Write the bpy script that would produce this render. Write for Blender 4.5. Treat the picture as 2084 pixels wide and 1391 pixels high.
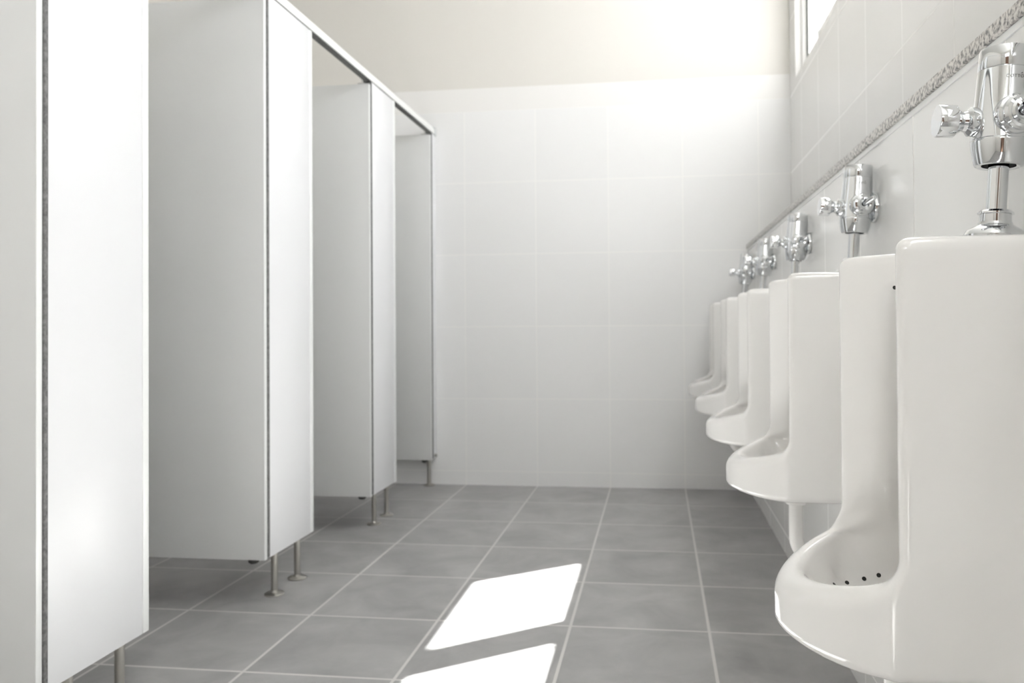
import bpy, bmesh, math
import numpy as np
from mathutils import Vector, Matrix
PI = math.pi
for o in list(bpy.data.objects):
    bpy.data.objects.remove(o)
SC = bpy.context.scene
COL = SC.collection

# ------------------------------------------------------------------ camera
W, H = 2084, 1391
F_PX, CX, CY = 1617.48, 1127.24, 641.71
YAW, PITCH, ROLL, CAM_H = .13, .0126, -.0072, .8827
cd = bpy.data.cameras.new('camera')
cam = bpy.data.objects.new('camera', cd)
COL.objects.link(cam)
fw = Vector((-math.sin(YAW) * math.cos(PITCH), math.cos(YAW) * math.cos(PITCH), math.sin(PITCH)))
rt = Vector((math.cos(YAW), math.sin(YAW), 0))
up = rt.cross(fw)
rt, up = rt * math.cos(ROLL) + up * math.sin(ROLL), -rt * math.sin(ROLL) + up * math.cos(ROLL)
cam.matrix_world = Matrix(((rt.x, up.x, -fw.x, 0), (rt.y, up.y, -fw.y, 0), (rt.z, up.z, -fw.z, CAM_H), (0, 0, 0, 1)))
cd.sensor_fit = 'HORIZONTAL'
cd.sensor_width = 36
cd.lens = F_PX / W * 36
cd.shift_x = (W / 2 - CX) / W
cd.shift_y = (CY - H / 2) / W
cd.clip_start = .05
cd.dof.use_dof = True
cd.dof.focus_distance = 1.08
cd.dof.aperture_fstop = 6.5
SC.camera = cam

# ------------------------------------------------------------------ daylight
SKY = 10.3
SUN = 88.0
world = bpy.data.worlds.new('daylight')
SC.world = world
world.use_nodes = True
bg = world.node_tree.nodes['Background']
bg.inputs[0].default_value = (.985, .975, 1.0, 1)
bg.inputs[1].default_value = SKY
sl = bpy.data.lights.new('sun', 'SUN')
sl.energy = SUN
sl.angle = math.radians(.6)
sl.color = (1, .98, .955)
sun = bpy.data.objects.new('sun', sl)
COL.objects.link(sun)
SUN_DIR = Vector((-1.055, -.79, -2.26)).normalized()
sun.rotation_euler = SUN_DIR.to_track_quat('-Z', 'Y').to_euler()
sun.location = (4, 5, 8)

vs = SC.view_settings
vs.view_transform = 'Standard'
vs.look = 'None'
vs.gamma = 1
vs.use_curve_mapping = False
vs.exposure = 0.07
SC.cycles.use_denoising = True
SC.cycles.max_bounces = 12
SC.cycles.diffuse_bounces = 8
SC.cycles.glossy_bounces = 6
SC.cycles.transparent_max_bounces = 16

# ------------------------------------------------------------------ room numbers
D = 4.3207            # far wall
YB = -3.0             # wall behind the camera
XW = .7045            # upper wall with the windows
XC = .478             # boxed-out lower wall behind the urinals
XL = -2.80
ZC = 3.30
XS = -1.229           # front plane of the cubicles
GX = -1.0616          # a floor joint in x
GZ = .0772            # a wall joint in z
T = .4


# ------------------------------------------------------------------ materials
def nmat(name, color=(.8, .8, .8), rough=.5, metal=0., coat=0., spec=.5):
    m = bpy.data.materials.new(name)
    m.use_nodes = True
    b = m.node_tree.nodes['Principled BSDF']
    b.inputs['Base Color'].default_value = (*color, 1)
    b.inputs['Roughness'].default_value = rough
    b.inputs['Metallic'].default_value = metal
    b.inputs['Coat Weight'].default_value = coat
    b.inputs['Coat Roughness'].default_value = .03
    b.inputs['Specular IOR Level'].default_value = spec
    return m


def noise_tint(m, color, amt=.06, scale=3., bump=0., detail=3.):
    nt = m.node_tree
    b = nt.nodes['Principled BSDF']
    geo = nt.nodes.new('ShaderNodeNewGeometry')
    n = nt.nodes.new('ShaderNodeTexNoise')
    n.inputs['Scale'].default_value = scale
    n.inputs['Detail'].default_value = detail
    nt.links.new(geo.outputs['Position'], n.inputs['Vector'])
    r = nt.nodes.new('ShaderNodeValToRGB')
    r.color_ramp.elements[0].position = .3
    r.color_ramp.elements[1].position = .7
    r.color_ramp.elements[0].color = (*[c * (1 - amt) for c in color], 1)
    r.color_ramp.elements[1].color = (*[min(1, c * (1 + amt)) for c in color], 1)
    nt.links.new(n.outputs['Fac'], r.inputs['Fac'])
    nt.links.new(r.outputs['Color'], b.inputs['Base Color'])
    if bump:
        bp = nt.nodes.new('ShaderNodeBump')
        bp.inputs['Strength'].default_value = bump
        bp.inputs['Distance'].default_value = .002
        nt.links.new(n.outputs['Fac'], bp.inputs['Height'])
        nt.links.new(bp.outputs['Normal'], b.inputs['Normal'])
    return r


def math_node(nt, op, a, b=None, clamp=False):
    n = nt.nodes.new('ShaderNodeMath')
    n.operation = op
    n.use_clamp = clamp
    for i, v in enumerate((a, b)):
        if v is None:
            continue
        if isinstance(v, (int, float)):
            n.inputs[i].default_value = v
        else:
            nt.links.new(v, n.inputs[i])
    return n.outputs[0]


def tile_material(name, axes, origins, tile_col, grout_col, gw, rough, amt, nscale, tilevar=.02,
                  coat=0., extra=None, grout_rough=.7):
    """square tiles by world position; axes e.g. ('X','Z'); joints gw wide; extra(nt, pos) may alter the colour"""
    m = nmat(name, tile_col, rough, coat=coat)
    nt = m.node_tree
    b = nt.nodes['Principled BSDF']
    geo = nt.nodes.new('ShaderNodeNewGeometry')
    sep = nt.nodes.new('ShaderNodeSeparateXYZ')
    nt.links.new(geo.outputs['Position'], sep.inputs[0])
    masks, cells = [], []
    for ax, og in zip(axes, origins):
        p = math_node(nt, 'SUBTRACT', sep.outputs[ax], og)
        q = math_node(nt, 'DIVIDE', p, T)
        cells.append(math_node(nt, 'FLOOR', q))
        fr = math_node(nt, 'FRACT', q)
        e = math_node(nt, 'MINIMUM', fr, math_node(nt, 'SUBTRACT', 1.0, fr))
        masks.append(math_node(nt, 'LESS_THAN', e, gw / T / 2))
    g = math_node(nt, 'MAXIMUM', masks[0], masks[1])
    # per tile variation
    cv = nt.nodes.new('ShaderNodeCombineXYZ')
    nt.links.new(cells[0], cv.inputs[0])
    nt.links.new(cells[1], cv.inputs[1])
    wn = nt.nodes.new('ShaderNodeTexWhiteNoise')
    nt.links.new(cv.outputs[0], wn.inputs['Vector'])
    # cloudy noise, shifted for each tile
    sc_ = nt.nodes.new('ShaderNodeVectorMath')
    sc_.operation = 'MULTIPLY_ADD'
    nt.links.new(cv.outputs[0], sc_.inputs[0])
    sc_.inputs[1].default_value = (3.7, 5.1, 1.3)
    nt.links.new(geo.outputs['Position'], sc_.inputs[2])
    n = nt.nodes.new('ShaderNodeTexNoise')
    n.inputs['Scale'].default_value = nscale
    n.inputs['Detail'].default_value = 6
    n.inputs['Roughness'].default_value = .6
    n.inputs['Distortion'].default_value = .5
    nt.links.new(sc_.outputs[0], n.inputs['Vector'])
    f1 = math_node(nt, 'MULTIPLY', math_node(nt, 'SUBTRACT', n.outputs['Fac'], .5), amt * 2)
    f2 = math_node(nt, 'MULTIPLY', math_node(nt, 'SUBTRACT', wn.outputs['Value'], .5), tilevar * 2)
    val = math_node(nt, 'ADD', math_node(nt, 'ADD', f1, f2), 1.0)
    mul = nt.nodes.new('ShaderNodeVectorMath')
    mul.operation = 'SCALE'
    mul.inputs[0].default_value = tile_col
    nt.links.new(val, mul.inputs['Scale'])
    mix = nt.nodes.new('ShaderNodeMix')
    mix.data_type = 'RGBA'
    nt.links.new(g, mix.inputs['Factor'])
    nt.links.new(mul.outputs[0], mix.inputs['A'])
    mix.inputs['B'].default_value = (*grout_col, 1)
    out = mix.outputs['Result']
    if extra:
        out = extra(nt, sep, out, b)
    nt.links.new(out, b.inputs['Base Color'])
    rr = math_node(nt, 'ADD', math_node(nt, 'MULTIPLY', g, grout_rough - rough), rough)
    nt.links.new(rr, b.inputs['Roughness'])
    bp = nt.nodes.new('ShaderNodeBump')
    bp.inputs['Strength'].default_value = .25
    bp.inputs['Distance'].default_value = .001
    nt.links.new(math_node(nt, 'SUBTRACT', 1.0, g), bp.inputs['Height'])
    nt.links.new(bp.outputs['Normal'], b.inputs['Normal'])
    return m


PAINT = (.725, .705, .67)


def painted_top(z_tile, z_band):
    """above z_tile a plain border course, above z_band cream paint"""
    def f(nt, sep, col, b):
        z = sep.outputs['Z']
        for lvl, c in ((z_tile, (.82, .81, .80)), (z_band, PAINT)):
            mx = nt.nodes.new('ShaderNodeMix')
            mx.data_type = 'RGBA'
            nt.links.new(math_node(nt, 'GREATER_THAN', z, lvl), mx.inputs['Factor'])
            nt.links.new(col, mx.inputs['A'])
            mx.inputs['B'].default_value = (*c, 1)
            col = mx.outputs['Result']
        return col
    return f


M_floor = tile_material('grey_floor_tile', 'XY', (GX, D + .005), (.33, .328, .33), (.60, .59, .575), .0085, .36, .50, 5.0, .03, grout_rough=.55)
M_floor.node_tree.nodes['Principled BSDF'].inputs['Specular IOR Level'].default_value = .8
M_far = tile_material('white_wall_tile', 'XZ', (GX, GZ), (.82, .82, .825), (.875, .87, .86), .005, .28, .012, 1.5, .008,
                      extra=painted_top(2.0765, 2.205), grout_rough=.5)
M_side = tile_material('white_side_tile', 'YZ', (3.19, GZ), (.81, .81, .805), (.77, .77, .765), .004, .25, .012, 1.5, .006, grout_rough=.28)
M_chase = tile_material('white_low_wall_tile', 'YZ', (1.562, GZ), (.81, .81, .805), (.85, .84, .82), .004, .22, .012, 1.5, .006, grout_rough=.5)
M_paint = nmat('cream_paint', PAINT, .7)
noise_tint(M_paint, PAINT, .012, 2.)
M_ceil = nmat('ceiling_paint', (.78, .77, .74), .8)
noise_tint(M_ceil, (.78, .77, .74), .01, 2.)
M_lam = nmat('white_laminate', (.765, .77, .79), .33)
noise_tint(M_lam, (.765, .77, .79), .006, 6.)
M_door = nmat('grey_laminate', (.665, .67, .67), .38)
noise_tint(M_door, (.665, .67, .67), .01, 5.)
M_edge = nmat('white_edge_strip', (.82, .83, .83), .3)
M_alu = nmat('satin_aluminium', (.62, .64, .64), .35, 1.)
M_rail = nmat('white_powder_coat', (.80, .81, .80), .3)
M_dark = nmat('dark_rubber', (.03, .03, .028), .6)
M_seal = nmat('grey_brush_seal', (.16, .16, .16), .8)
noise_tint(M_seal, (.17, .17, .17), .35, 120., .5)
M_steel = nmat('brushed_steel', (.48, .47, .44), .32, 1.)
M_chrome = nmat('polished_chrome', (.74, .755, .77), .03, 1.)
M_ceramic = nmat('glazed_ceramic', (.81, .80, .79), .12, coat=.6)
noise_tint(M_ceramic, (.81, .80, .79), .006, 9.)
M_hole = nmat('dark_hole', (.015, .015, .013), .7)
M_logo = nmat('etched_lettering', (.35, .35, .35), .5, .6)
M_frame = nmat('window_frame_paint', (.80, .80, .79), .35)
M_wood = nmat('brown_door_paint', (.16, .09, .06), .4)
M_gasket = nmat('window_gasket', (.10, .11, .10), .6)
M_pvc = nmat('white_plastic_pipe', (.78, .77, .76), .25)

# speckled granite
M_gran = nmat('speckled_granite', (.5, .5, .5), .3)
nt = M_gran.node_tree
geo = nt.nodes.new('ShaderNodeNewGeometry')
vo = nt.nodes.new('ShaderNodeTexNoise')
vo.inputs['Scale'].default_value = 130
vo.inputs['Detail'].default_value = 2.5
nt.links.new(geo.outputs['Position'], vo.inputs['Vector'])
rp = nt.nodes.new('ShaderNodeValToRGB')
e = rp.color_ramp.elements
e[0].position = .36
e[0].color = (.09, .09, .09, 1)
e[1].position = .58
e[1].color = (.66, .64, .61, 1)
x = e.new(.46)
x.color = (.36, .34, .33, 1)
nt.links.new(vo.outputs['Fac'], rp.inputs['Fac'])
nt.links.new(rp.outputs['Color'], nt.nodes['Principled BSDF'].inputs['Base Color'])


def glass_mat(name, frosted):
    m = bpy.data.materials.new(name)
    m.use_nodes = True
    nt = m.node_tree
    for n in list(nt.nodes):
        nt.nodes.remove(n)
    out = nt.nodes.new('ShaderNodeOutputMaterial')
    mix = nt.nodes.new('ShaderNodeMixShader')
    gl = nt.nodes.new('ShaderNodeBsdfGlossy')
    gl.inputs['Roughness'].default_value = .02 if not frosted else .25
    mix.inputs[0].default_value = .06
    nt.links.new(gl.outputs[0], mix.inputs[2])
    if frosted:
        tr = nt.nodes.new('ShaderNodeBsdfTranslucent')
        tr.inputs[0].default_value = (.36, .36, .355, 1)
    else:
        tr = nt.nodes.new('ShaderNodeBsdfTransparent')
        tr.inputs[0].default_value = (.96, .97, .96, 1)
    nt.links.new(tr.outputs[0], mix.inputs[1])
    nt.links.new(mix.outputs[0], out.inputs[0])
    return m


M_glass = glass_mat('clear_glass', False)
M_frost = glass_mat('frosted_glass', True)


# ------------------------------------------------------------------ mesh helpers
def link(name, mesh, mat, parent=None, kind=None, label=None):
    o = bpy.data.objects.new(name, mesh)
    COL.objects.link(o)
    if mat is not None:
        for mm in (mat if isinstance(mat, (list, tuple)) else [mat]):
            mesh.materials.append(mm)
    if parent is not None:
        o.parent = parent
    if kind:
        o['kind'] = kind
    if label:
        o['label'] = label
    return o


def bm_mesh(name, bm, smooth=None):
    bmesh.ops.recalc_face_normals(bm, faces=bm.faces[:])
    me = bpy.data.meshes.new(name)
    bm.to_mesh(me)
    bm.free()
    if smooth is not None:
        for p in me.polygons:
            p.use_smooth = True
        try:
            me.set_sharp_from_angle(angle=math.radians(smooth))
        except Exception:
            pass
    return me


def box_bm(boxes, bevel=0., seg=2):
    bm = bmesh.new()
    for (x0, y0, z0, x1, y1, z1) in boxes:
        r = bmesh.ops.create_cube(bm, size=1)
        for v in r['verts']:
            v.co = Vector(((x0 + x1) / 2 + v.co.x * (x1 - x0), (y0 + y1) / 2 + v.co.y * (y1 - y0), (z0 + z1) / 2 + v.co.z * (z1 - z0)))
    if bevel:
        bmesh.ops.bevel(bm, geom=bm.edges[:], offset=bevel, segments=seg, profile=.5, affect='EDGES')
    return bm


def box(name, b, mat, parent=None, bevel=0., kind=None, label=None, seg=2):
    bs = b if isinstance(b[0], (tuple, list)) else [b]
    return link(name, bm_mesh(name, box_bm(bs, bevel, seg), 35 if bevel else None), mat, parent, kind, label)


def lathe(name, prof, mat, parent=None, seg=48, axis=None, loc=(0, 0, 0), caps=True, label=None):
    """prof: list of (radius, height) revolved about Z, then turned so that Z goes along axis and moved to loc"""
    bm = bmesh.new()
    rings = []
    for r, h in prof:
        if r < 1e-6:
            rings.append([bm.verts.new((0, 0, h))])
        else:
            rings.append([bm.verts.new((r * math.cos(2 * PI * i / seg), r * math.sin(2 * PI * i / seg), h)) for i in range(seg)])
    for a, b in zip(rings, rings[1:]):
        for i in range(seg):
            j = (i + 1) % seg
            if len(a) == 1 and len(b) == 1:
                continue
            if len(a) == 1:
                bm.faces.new((a[0], b[i], b[j]))
            elif len(b) == 1:
                bm.faces.new((a[i], b[0], a[j]))
            else:
                bm.faces.new((a[i], a[j], b[j], b[i]))
    if caps:
        for r in (rings[0], rings[-1]):
            if len(r) > 1:
                bm.faces.new(r)
    M = Matrix.Translation(Vector(loc))
    if axis is not None:
        M = M @ Vector(axis).normalized().to_track_quat('Z', 'Y').to_matrix().to_4x4()
    bmesh.ops.transform(bm, matrix=M, verts=bm.verts[:])
    return link(name, bm_mesh(name, bm, 32), mat, parent, None, label)


def tube(name, pts, rad, mat, parent=None, seg=20, label=None):
    pts = [Vector(p) for p in pts]
    bm = bmesh.new()
    rings = []
    ref = Vector((0, 1, .01)).normalized()
    for i, p in enumerate(pts):
        t = (pts[min(i + 1, len(pts) - 1)] - pts[max(i - 1, 0)]).normalized()
        u = t.cross(ref).normalized()
        v = t.cross(u)
        r = rad[i] if isinstance(rad, (list, tuple)) else rad
        rings.append([bm.verts.new(p + (u * math.cos(2 * PI * k / seg) + v * math.sin(2 * PI * k / seg)) * r) for k in range(seg)])
    for a, b in zip(rings, rings[1:]):
        for i in range(seg):
            j = (i + 1) % seg
            bm.faces.new((a[i], a[j], b[j], b[i]))
    bm.faces.new(rings[0])
    bm.faces.new(rings[-1])
    return link(name, bm_mesh(name, bm, 40), mat, parent, None, label)


def empty(name, loc, label, cat, group=None):
    o = bpy.data.objects.new(name, None)
    o.empty_display_size = .05
    COL.objects.link(o)
    o.location = loc
    o['label'] = label
    o['category'] = cat
    if group:
        o['group'] = group
    return o


def copy_tree(o, parent=None):
    c = o.copy()
    COL.objects.link(c)
    c.parent = parent
    for ch in list(o.children):
        copy_tree(ch, c)
    return c


# ------------------------------------------------------------------ room shell
WT = .10
box('floor', (XL - .2, YB - .2, -.1, XW + .25, D + .2, 0), M_floor, kind='structure')
box('ceiling', (XL - .2, YB - .2, ZC, XW + WT, D + .2, ZC + .1), M_ceil, kind='structure')
box('wall_far', (XL - .2, D, 0, XW + WT + .1, D + .15, ZC), M_far, kind='structure')
box('wall_left', (XL - .15, YB, 0, XL, D, ZC), M_paint, kind='structure')
# wall behind the camera, opened high up for an added window
box('wall_back', [(XL - .15, YB - .15, 0, -1.1, YB, ZC), (.1, YB - .15, 0, XW + WT, YB, ZC), (-1.1, YB - .15, 2.85, .1, YB, ZC), (-1.1, YB - .15, 0, .1, YB, 2.15)], M_paint, kind='structure')
d1 = box('added_dark_door', (-.95, YB + .001, 0.002, -.05, YB + .04, 2.05), M_wood, kind='structure', bevel=.004)  # unseen door, added as something dark for the chrome to reflect
lathe('door_handle', [(.012, 0), (.012, .05), (.025, .055), (.025, .07), (.0001, .075)], M_chrome, d1, 24, axis=(0, 1, 0), loc=(-.14, YB + .04, 1.0))
w3 = box('window_3', [(-1.1, YB - .09, 2.15, .1, YB - .05, 2.19), (-1.1, YB - .09, 2.81, .1, YB - .05, 2.85), (-1.1, YB - .09, 2.19, -1.06, YB - .05, 2.81),  # unseen high window, added to brighten the surfaces facing the camera
                      (.06, YB - .09, 2.19, .1, YB - .05, 2.81), (-.52, YB - .09, 2.19, -.48, YB - .05, 2.81)], M_frame, kind='structure')
box('pane', [(-1.06, YB - .075, 2.19, -.52, YB - .07, 2.81), (-.48, YB - .075, 2.19, .06, YB - .07, 2.81)], M_glass, w3)
# window wall: boxes round the window openings
WZ0, WZ1 = 2.13, 3.15
WIN_Y = [(1.245, 4.148), (-2.30, .75)]
bs = [(XW, YB, 1.2, XW + WT, D, WZ0), (XW, YB, WZ1, XW + WT, D, ZC)]
ys = [YB] + [v for w in sorted(WIN_Y) for v in w] + [D]
for a, b in zip(ys[::2], ys[1::2]):
    bs.append((XW, a, WZ0, XW + WT, b, WZ1))
box('wall_right_upper', bs, M_side, kind='structure')
box('wall_right_lower', (XC, YB, 0, XW + WT, D, 1.2795), M_chase, kind='structure')
box('trim_1', (XC - .008, YB + .01, 1.281, XW - .001, D - .001, 1.3035), M_gran, kind='structure', bevel=.0015)
box('trim_2', (XC - .003, YB + .01, 1.270, XC + .002, D - .001, 1.2805), M_edge, kind='structure')


# ------------------------------------------------------------------ windows
def window(idx, y0, y1, panes, frosted):
    """frame set in the opening, panes as (ya, yb) glass extents"""
    xf0, xf1 = .736, .792
    z0, z1 = WZ0, WZ1
    parts = [(xf0, y0, z0, xf1, y1, z0 + .05), (xf0, y0, z1 - .05, xf1, y1, z1)]
    gz0, gz1 = 2.225, 3.018
    ps = sorted(panes)
    edges = [y0] + [v for p in ps for v in p] + [y1]
    w = box('window_%d' % idx, parts, M_frame, kind='structure', bevel=.003)
    for i, (a, b) in enumerate(zip(edges[::2], edges[1::2])):
        if b - a > .004:
            box('mullion', (xf0, a, z0 + .05, xf1, b, z1 - .05), M_frame, w, bevel=.003)
    for (a, b) in ps:
        fr = (a, b) in frosted
        zz0 = z0 + .05 if fr else gz0
        if not fr:
            box('sash_rail', [(xf0 + .006, a, z0 + .05, xf1 - .006, b, gz0), (xf0 + .006, a, gz1, xf1 - .006, b, z1 - .05)], M_frame, w, bevel=.003)
        box('pane', (.764, a, zz0, .769, b, gz1 if not fr else z1 - .05), M_frost if fr else M_glass, w)
        if not fr:
            tube('window_handle', [(.75, b - .05, gz0 + .002), (.74, b - .05, gz0 + .04), (.735, b - .055, gz0 + .05), (.735, b - .13, gz0 + .05)], .006, M_frame, w)
    return w


w1 = window(1, 1.245, 4.148, [(3.744, 4.128), (3.141, 3.74), (2.40, 2.999), (1.66, 2.26)], [(3.744, 4.128)])
box('gasket', (.757, 4.116, 2.18, .764, 4.128, 3.09), M_gasket, w1)
window(2, -2.30, .75, [(-2.1, -1.5), (-1.35, -.75), (-.6, 0.), (.12, .65)], [])

# ------------------------------------------------------------------ cubicles
ZB, ZT = .150, 1.950
BASE = [1.459, 2.388, 3.317, 4.246]
PW = [.331, .331, .311, .074]


def pilaster(k, label):
    y = BASE[k]
    w = PW[k]
    t = empty('stall_pilaster', (XS, y, 0), label, 'partition panel', 'white front panels between the cubicle openings')
    lo = lambda b: tuple(b)
    x1, x0 = 0, -.020
    if w > .1:
        box('panel', lo((x0, .010, ZB, x1, w - .0235, ZT)), M_lam, t, bevel=.0015)
        box('edge_strip', lo((x0 - .001, w - .023, ZB + .0, x1 + .0015, w, ZT)), M_edge, t, bevel=.003)
        legs = [.105, .272] if k else [.105, .272]
    else:
        box('panel', lo((x0, .010, ZB, x1, w - .001, ZT)), M_lam, t, bevel=.0015)
        legs = [.040]
    box('seal_strip', lo((x0 + .001, .0, ZB + .004, x1 + .0005, .0095, ZT)), M_seal, t, bevel=.001)
    for ly in legs:
        lg = lathe('leg', [(.011, .006), (.011, ZB - .004), (.016, ZB - .004), (.016, ZB - .0002)], M_steel, t, 28, loc=(-.034, ly, 0))
        lathe('foot_plate', [(.031, 0.0), (.032, .003), (.027, .007), (.014, .0095), (.0125, .014), (.011, .0145)], M_steel, lg, 36, loc=(-.034, ly, 0))
    if k == 3:
        lathe('bolt', [(.0085, 0), (.0085, .012), (.006, .015)], M_steel, t, 20, axis=(1, 0, 0), loc=(0, .03, ZB + .018))
    return t


pilaster(0, 'widest white cubicle front panel, nearest the camera at the left edge')
pilaster(1, 'white cubicle front panel on two steel legs, second from the camera')
pilaster(2, 'white cubicle front panel on two steel legs, third from the camera')
pilaster(3, 'very narrow white cubicle front strip on one leg against the tiled far wall')


def door(k, label):
    y = BASE[k]
    t = empty('stall_door', (XS, y, 0), label, 'door', 'grey cubicle doors standing open')
    p = box('panel', (-.590, -.0165, ZB - .003, -.0065, -.002, ZT - .014), M_door, t, bevel=.001)
    box('edge_strip', (-.0063, -.017, ZB - .003, -.0035, -.0015, ZT - .014), M_edge, t, bevel=.0008)
    lathe('pivot_hinge', [(.010, 0), (.016, .004), (.017, .011)], M_dark, t, 24, loc=(-.045, -.0095, ZB - .0142))
    hb = box('hinge_bracket', [(-.055, -.018, ZT - .0138, -.012, -.001, ZT - .0095)], M_chrome, t, bevel=.001)
    lathe('hinge_pin', [(.008, 0), (.008, .0085), (.010, .0086), (.010, .0125)], M_chrome, hb, 16, loc=(-.03, -.0095, ZT - .0096))
    return t


door(0, 'grey cubicle door cut off by the left edge of the photo')
door(1, 'tall wide grey cubicle door standing open beside the second front panel')
door(2, 'grey cubicle door standing open beside the third front panel')
door(3, 'narrowest-looking grey cubicle door, farthest, standing open before the tiled wall')

for k, lab in enumerate(['cubicle side panel behind the nearest white front panel',
                         'cubicle side panel behind the second white front panel',
                         'cubicle side panel behind the third white front panel']):
    y = BASE[k] + .19
    t = empty('stall_partition', (XS - .022, y, 0), lab, 'partition panel', 'grey side panels between the cubicles')
    box('panel', (XL - XS + .024, -.009, ZB, -.0005, .009, ZT - .02), M_door, t, bevel=.001)
    box('wall_channel', (XL - XS + .0225, -.012, ZB, XL - XS + .045, .012, ZT - .02), M_alu, t)

# head rail, rounded white profile
rail = empty('head_rail', (XS, 1.0, ZT), 'long white rail running along the top of the cubicle fronts', 'rail')
bm = bmesh.new()
prof = [(-.028, .0015), (.0035, .0015), (.0045, .006), (.0045, .024), (.0005, .034), (-.006, .0385), (-.020, .0385), (-.027, .034), (-.030, .026), (-.030, .004)]
y0, y1 = -4.0 + .01, D - 1.0 - .001
a = [bm.verts.new((px, y0, pz)) for px, pz in prof]
b = [bm.verts.new((px, y1, pz)) for px, pz in prof]
for i in range(len(prof)):
    j = (i + 1) % len(prof)
    bm.faces.new((a[i], a[j], b[j], b[i]))
bm.faces.new(a)
bm.faces.new(b)
link('rail_profile', bm_mesh('rail_profile', bm, 25), M_rail, rail)
box('channel', (-.027, y0, -.0012, .001, y1, .0012), M_seal, rail)
box('end_bracket', (-.033, y1 - .03, -.004, .008, y1, .042), M_alu, rail, bevel=.002)


# ------------------------------------------------------------------ urinals (implicit surface, meshed by surface nets)
def smax(a, b, k):
    h = np.maximum(k - np.abs(a - b), 0) / k
    return np.maximum(a, b) + h * h * k * .25


def smin(a, b, k):
    return -smax(-a, -b, k)


def rbox2(u, v, hu, hv, r):
    qx = np.abs(u) - hu + r
    qy = np.abs(v) - hv + r
    return np.sqrt(np.maximum(qx, 0) ** 2 + np.maximum(qy, 0) ** 2) + np.minimum(np.maximum(qx, qy), 0) - r


def superd(a, b, a0, la, hb, p=2.25):
    t = (np.maximum(a - a0, 0) / la) ** p + (np.abs(b) / hb) ** p
    return (np.maximum(t, 1e-9) ** (1 / p) - 1) * min(la, hb) * .95


UW, UD, UH, TIP = .140, .2415, .448, .340


def rim(a):
    return .062 + .35 * (TIP - a)


def urinal_sdf(a, b, z):
    a_in = a
    a = a + .035
    ab = np.abs(b)
    body = rbox2(a - (UD / 2 - .1), b, UD / 2 + .1, UW, .024)
    a_s = smax(UD - 1.09 * (.132 - ab), .156 + 0 * ab, .03)
    s = smax(body, (a - a_s) * .70, .018)
    low = superd(a, b, .217, TIP - .217, UW, 1.72)
    low = smax(low, (z - rim(a)) * .86, .016)
    s = smin(s, low, .022)
    s = smax(s, ab - UW, .004)
    zb = .008 * np.clip((a - .24) / .1, 0, 1) ** 2
    s = smax(s, zb - z, .014)
    s = smax(s, z - UH, .016)
    basin = superd(a, b, .20, TIP - .200 - .018, UW - .017, 1.8)
    basin = (basin + np.clip(.090 - z, 0, .1) * .75) * .80
    basin = smax(basin, .030 - z, .03)
    basin = smax(basin, z - .112, .05)
    basin = smax(basin, (a_s - .004 - a) * .68, .02)
    slot = rbox2(a - .15, b, .10, .086, .012)
    slot = smin(slot, rbox2(a - .092, b, .042, .104, .03), .012)
    slot = smax(slot, z - .406, .035)
    slot = smax(slot, .03 - z, .03)
    cav = smin(basin, slot, .02)
    s = smax(s, -cav, .010)
    return np.maximum(s, -a_in)


def surface_nets(fn, lo, hi, h):
    ax = [np.arange(l, u + h, h) for l, u in zip(lo, hi)]
    G = np.meshgrid(*ax, indexing='ij')
    v = fn(*G)
    n = v.shape
    inside = v < 0
    cs = np.zeros(tuple(k - 1 for k in n), int)
    for i in (0, 1):
        for j in (0, 1):
            for k in (0, 1):
                cs += inside[i:n[0] - 1 + i, j:n[1] - 1 + j, k:n[2] - 1 + k]
    act = (cs > 0) & (cs < 8)
    idx = -np.ones(act.shape, int)
    cells = np.argwhere(act)
    idx[act] = np.arange(len(cells))
    P = np.zeros((len(cells), 3))
    cnt = np.zeros(len(cells))
    corners = [(i, j, k) for i in (0, 1) for j in (0, 1) for k in (0, 1)]
    for c0 in corners:
        for d in range(3):
            if c0[d]:
                continue
            c1 = list(c0)
            c1[d] = 1
            A = v[tuple((cells + c0).T)]
            B = v[tuple((cells + c1).T)]
            m = (A < 0) != (B < 0)
            t = np.where(m, A / np.where(m, A - B, 1), 0)
            p = cells + np.array(c0, float)
            p[:, d] += t
            P[m] += p[m]
            cnt[m] += 1
    P = P / cnt[:, None] * h + np.array([a_[0] for a_ in ax])
    faces = []
    for d in range(3):
        sl0 = [slice(1, k - 1) for k in n]
        sl0[d] = slice(0, n[d] - 1)
        sl1 = list(sl0)
        sl1[d] = slice(1, n[d])
        A, B = inside[tuple(sl0)], inside[tuple(sl1)]
        e_ = np.argwhere(A != B)
        off = np.array([1, 1, 1])
        off[d] = 0
        g = e_ + off
        flip = A[tuple(e_.T)]
        o1, o2 = (d + 1) % 3, (d + 2) % 3
        def cell(s1, s2):
            q = g.copy()
            q[:, o1] -= s1
            q[:, o2] -= s2
            return idx[tuple(q.T)]
        q = np.stack([cell(1, 1), cell(0, 1), cell(0, 0), cell(1, 0)], 1)
        q[~flip] = q[~flip][:, ::-1]
        faces.append(q)
    return P, np.concatenate(faces)


def grad(fn, P, e_=2e-4):
    g = np.zeros_like(P)
    for d in range(3):
        q = P.copy()
        q[:, d] += e_
        r = P.copy()
        r[:, d] -= e_
        g[:, d] = (fn(*q.T) - fn(*r.T)) / (2 * e_)
    return g


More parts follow.
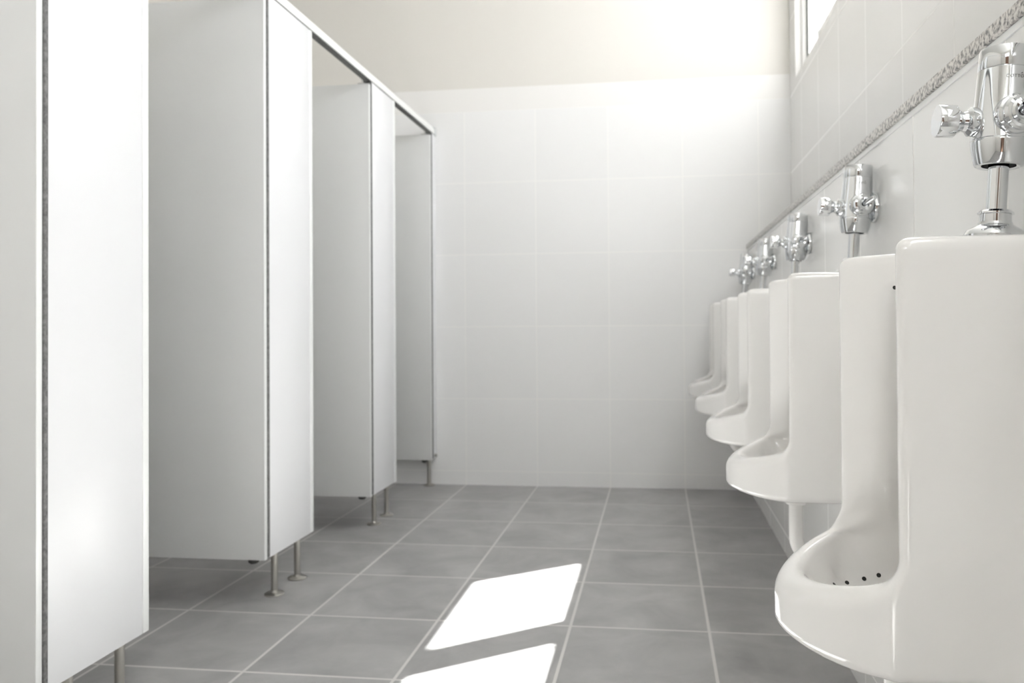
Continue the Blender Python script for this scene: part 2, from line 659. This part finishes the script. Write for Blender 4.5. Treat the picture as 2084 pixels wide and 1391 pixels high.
P, Fq = surface_nets(urinal_sdf, (-.006, -.150, -.010), (.350, .150, .466), .0027)
for _ in range(3):
    g = grad(urinal_sdf, P)
    P -= (urinal_sdf(*P.T) / np.maximum((g ** 2).sum(1), .05))[:, None].clip(-.003, .003) * g
P[:, 0] *= -1                      # out of the wall is -X
me = bpy.data.meshes.new('bowl')
me.from_pydata(P.tolist(), [], Fq[:, ::-1].tolist())
me.update()
bm = bmesh.new()
bm.from_mesh(me)
bmesh.ops.recalc_face_normals(bm, faces=bm.faces[:])
bm.to_mesh(me)
bm.free()
for p in me.polygons:
    p.use_smooth = True

S = 1.079
Z_U = .514
HOLES = [(.253, .022, .042), (.229, .053, .0365), (.203, .081, .0335), (.180, .089, .0366), (.1605, .0905, .0424)]
SPRAY = (.142, .072, .4035)
U_Y = [1.0747, 1.8235, 2.573, 3.323, 4.068]
U_LAB = ['large foreground white urinal, nearest of the row, cut off by the right edge',
         'white urinal second from the camera, directly behind the foreground one',
         'white urinal in the middle of the row of five, third from the camera',
         'white urinal fourth from the camera, next to the farthest one',
         'white urinal farthest from the camera, nearest the tiled far wall']
ur = empty('urinal', (XC, U_Y[0], Z_U), U_LAB[0], 'urinal', 'white urinals along the right wall')
link('bowl', me, M_ceramic, ur)
# drain holes on the basin floor, following the far side of the bowl
def hole(name, p, r):
    """a small dark disc lying on the glaze at p = (depth, side, height)"""
    p0 = np.array([p], float)
    for _ in range(6):
        g_ = grad(urinal_sdf, p0)
        p0 -= urinal_sdf(*p0.T)[:, None] * g_ / max((g_ ** 2).sum(), .05)
    n0 = grad(urinal_sdf, p0)[0]
    n0 /= np.linalg.norm(n0)
    q0 = p0[0] + n0 * .0003
    lathe(name, [(r, -.0008), (r * .9, .0001), (.0001, .0001)], M_hole, ur, 16, axis=(-n0[0], n0[1], n0[2]), loc=(-q0[0], q0[1], q0[2]), caps=False)


for p in HOLES:
    hole('drain_hole', p, .0030)
hole('spray_hole', SPRAY, .0028)
# waste pipe below: down from the bowl and back into the wall
zc = -.30
pts = [(-.165, 0, .012), (-.165, 0, -.06), (-.165, 0, -.10)]
for i in range(1, 9):
    t_ = i / 8 * PI / 2
    pts.append((-.165 + .05 * (1 - math.cos(t_)), 0, -.10 - .05 * math.sin(t_)))
pts.append((-.001, 0, -.15))
wp = tube('waste_pipe', pts, .0145, M_pvc, ur)
lathe('wall_collar', [(.030, 0), (.030, .004), (.022, .012), (.015, .016)], M_pvc, wp, 28, axis=(-1, 0, 0), loc=(0, 0, -.15))
lathe('pipe_nut', [(.020, 0), (.022, .003), (.022, .024), (.018, .03)], M_pvc, wp, 24, loc=(-.165, 0, -.030))
for i in range(1, 5):
    u = copy_tree(ur)
    u.location = (XC, U_Y[i], Z_U)
    u.scale = (S, S, S * .98)
    u['label'] = U_LAB[i]

ur.location.z = .4795
ur.scale = (S, S, S * 1.035)

# ------------------------------------------------------------------ flush valves
V_LAB = ['large shiny chrome flush valve with engraved lettering, above the foreground urinal',
         'chrome flush valve second from the camera, with its round wall plate in view',
         'chrome flush valve in the middle of the row of five',
         'small chrome flush valve fourth from the camera',
         'smallest chrome flush valve, farthest, nearest the tiled far wall']
XV = .4255
ZV = .9877          # the valve stands on the urinal's top
VY = [1.0747, 1.8235, 2.5874, 3.345, 4.0516]
TILT = .070


def flush_valve():
    t = empty('flush_valve', (XV, VY[0], ZV), V_LAB[0], 'flush valve', 'chrome flush valves above the urinals')
    lathe('flange', [(.033, .0002), (.0335, .004), (.031, .009), (.024, .014), (.019, .017), (.018, .020), (.012, .020)], M_chrome, t, 56)
    lathe('nut', [(.0125, .018), (.0165, .018), (.0170, .020), (.0170, .029), (.0195, .0295), (.0195, .0315), (.0165, .034), (.0115, .0345)], M_chrome, t, 56)
    lathe('flush_pipe', [(.0110, .030), (.0110, .098)], M_chrome, t, 48)
    bd = lathe('body', [(.0185, .100), (.0185, .0868), (.0235, .0855), (.0258, .0865), (.0268, .089), (.0305, .105), (.0316, .1125), (.0318, .1150),
                        (.0314, .1158), (.0319, .1166), (.0316, .135), (.0300, .165), (.0288, .1975), (.0280, .1985)], M_chrome, t, 96, caps=False)
    lathe('bottom_opening', [(.0001, .097), (.0184, .097)], M_dark, bd, 32, caps=False)
    lathe('cap', [(.0278, .1983), (.0284, .1995), (.0282, .2210), (.0270, .2235), (.0240, .2245), (.0001, .2250)], M_chrome, t, 96, caps=False)
    zk = .138
    # push button towards the room
    kn = lathe('push_button', [(.0178, .052), (.0190, .053), (.0192, .0545), (.0192, .0715), (.0185, .0730), (.0001, .0733)], M_chrome, t, 64, axis=(-1, 0, 0), loc=(0, 0, zk))
    lathe('button_neck', [(.0150, .026), (.0170, .030), (.0172, .036), (.0125, .040), (.0115, .044), (.0135, .048), (.0172, .0525)], M_chrome, kn, 48, axis=(-1, 0, 0), loc=(0, 0, zk))
    # control stop on the side that faces along the row
    ax = Vector((.10, -1, -.04))
    sb = lathe('stop_boss', [(.0200, .018), (.0228, .026), (.0232, .034), (.0222, .0365), (.0195, .038), (.0200, .040), (.0202, .0450), (.0180, .048),
                             (.0150, .049), (.0150, .0515), (.0125, .053), (.0090, .052), (.0085, .046), (.0001, .046)], M_chrome, t, 64, axis=ax, loc=(0, 0, zk + .004))
    n_ = ax.normalized()
    base = Vector((0, 0, zk + .004)) + n_ * .045
    dr = Vector((.42, -.85, .30)).normalized()
    tube('stop_lever', [base, base + dr * .006, base + dr * .026, base + dr * .032, base + dr * .034],
         [.0055, .0058, .0052, .0045, .0015], M_chrome, sb)
    # supply from the wall (level, although the valve leans a little)
    lv = Vector((math.cos(TILT), 0, math.sin(TILT)))
    ln = (XC - XV - zk * S * math.sin(TILT)) / S
    o0 = Vector((0, 0, zk))
    sp = lathe('supply_pipe', [(.0175, .018), (.0175, ln - .004)], M_chrome, t, 48, axis=lv, loc=o0)
    lathe('wall_plate', [(.0315, 0), (.0318, .003), (.030, .008), (.022, .0115), (.0176, .0120)], M_chrome, sp, 64, axis=-lv, loc=o0 + lv * (ln - .0008))
    t.scale = (S, S, S)
    t.rotation_euler = (0, TILT, 0)
    return t


fv = flush_valve()
copies = []
for i in range(1, 5):
    c = copy_tree(fv)
    c.location = (XV, VY[i], ZV)
    c['label'] = V_LAB[i]
    copies.append(c)


# engraved lettering wrapped on the barrel of the nearest valve
def wrapped_text(body, size, R, ang0, z0, parent):
    cu = bpy.data.curves.new('lettering', 'FONT')
    cu.body = body
    cu.size = size
    cu.space_character = 1.15
    cu.align_x = 'CENTER'
    tmp = bpy.data.objects.new('lettering_tmp', cu)
    COL.objects.link(tmp)
    dg = bpy.context.evaluated_depsgraph_get()
    me = bpy.data.meshes.new_from_object(tmp.evaluated_get(dg))
    bpy.data.objects.remove(tmp)
    bm = bmesh.new()
    bm.from_mesh(me)
    for v in bm.verts:
        a_ = ang0 + v.co.x / R
        v.co = Vector((R * math.cos(a_), R * math.sin(a_), z0 + v.co.y))
    bm.to_mesh(me)
    bm.free()
    return link('lettering', me, M_logo, parent, label='small dark engraved lettering')


for i, p in enumerate([fv] + copies[:1]):
    wrapped_text('COTTO', .0052, .0296, math.radians(-88), .1835, p)
    lathe('logo_dot', [(.0008, 0), (.0001, .0001)], M_logo, p, 10, axis=(math.cos(math.radians(-73)), math.sin(math.radians(-73)), 0),
          loc=(.0296 * math.cos(math.radians(-73)), .0296 * math.sin(math.radians(-73)), .189), caps=False)
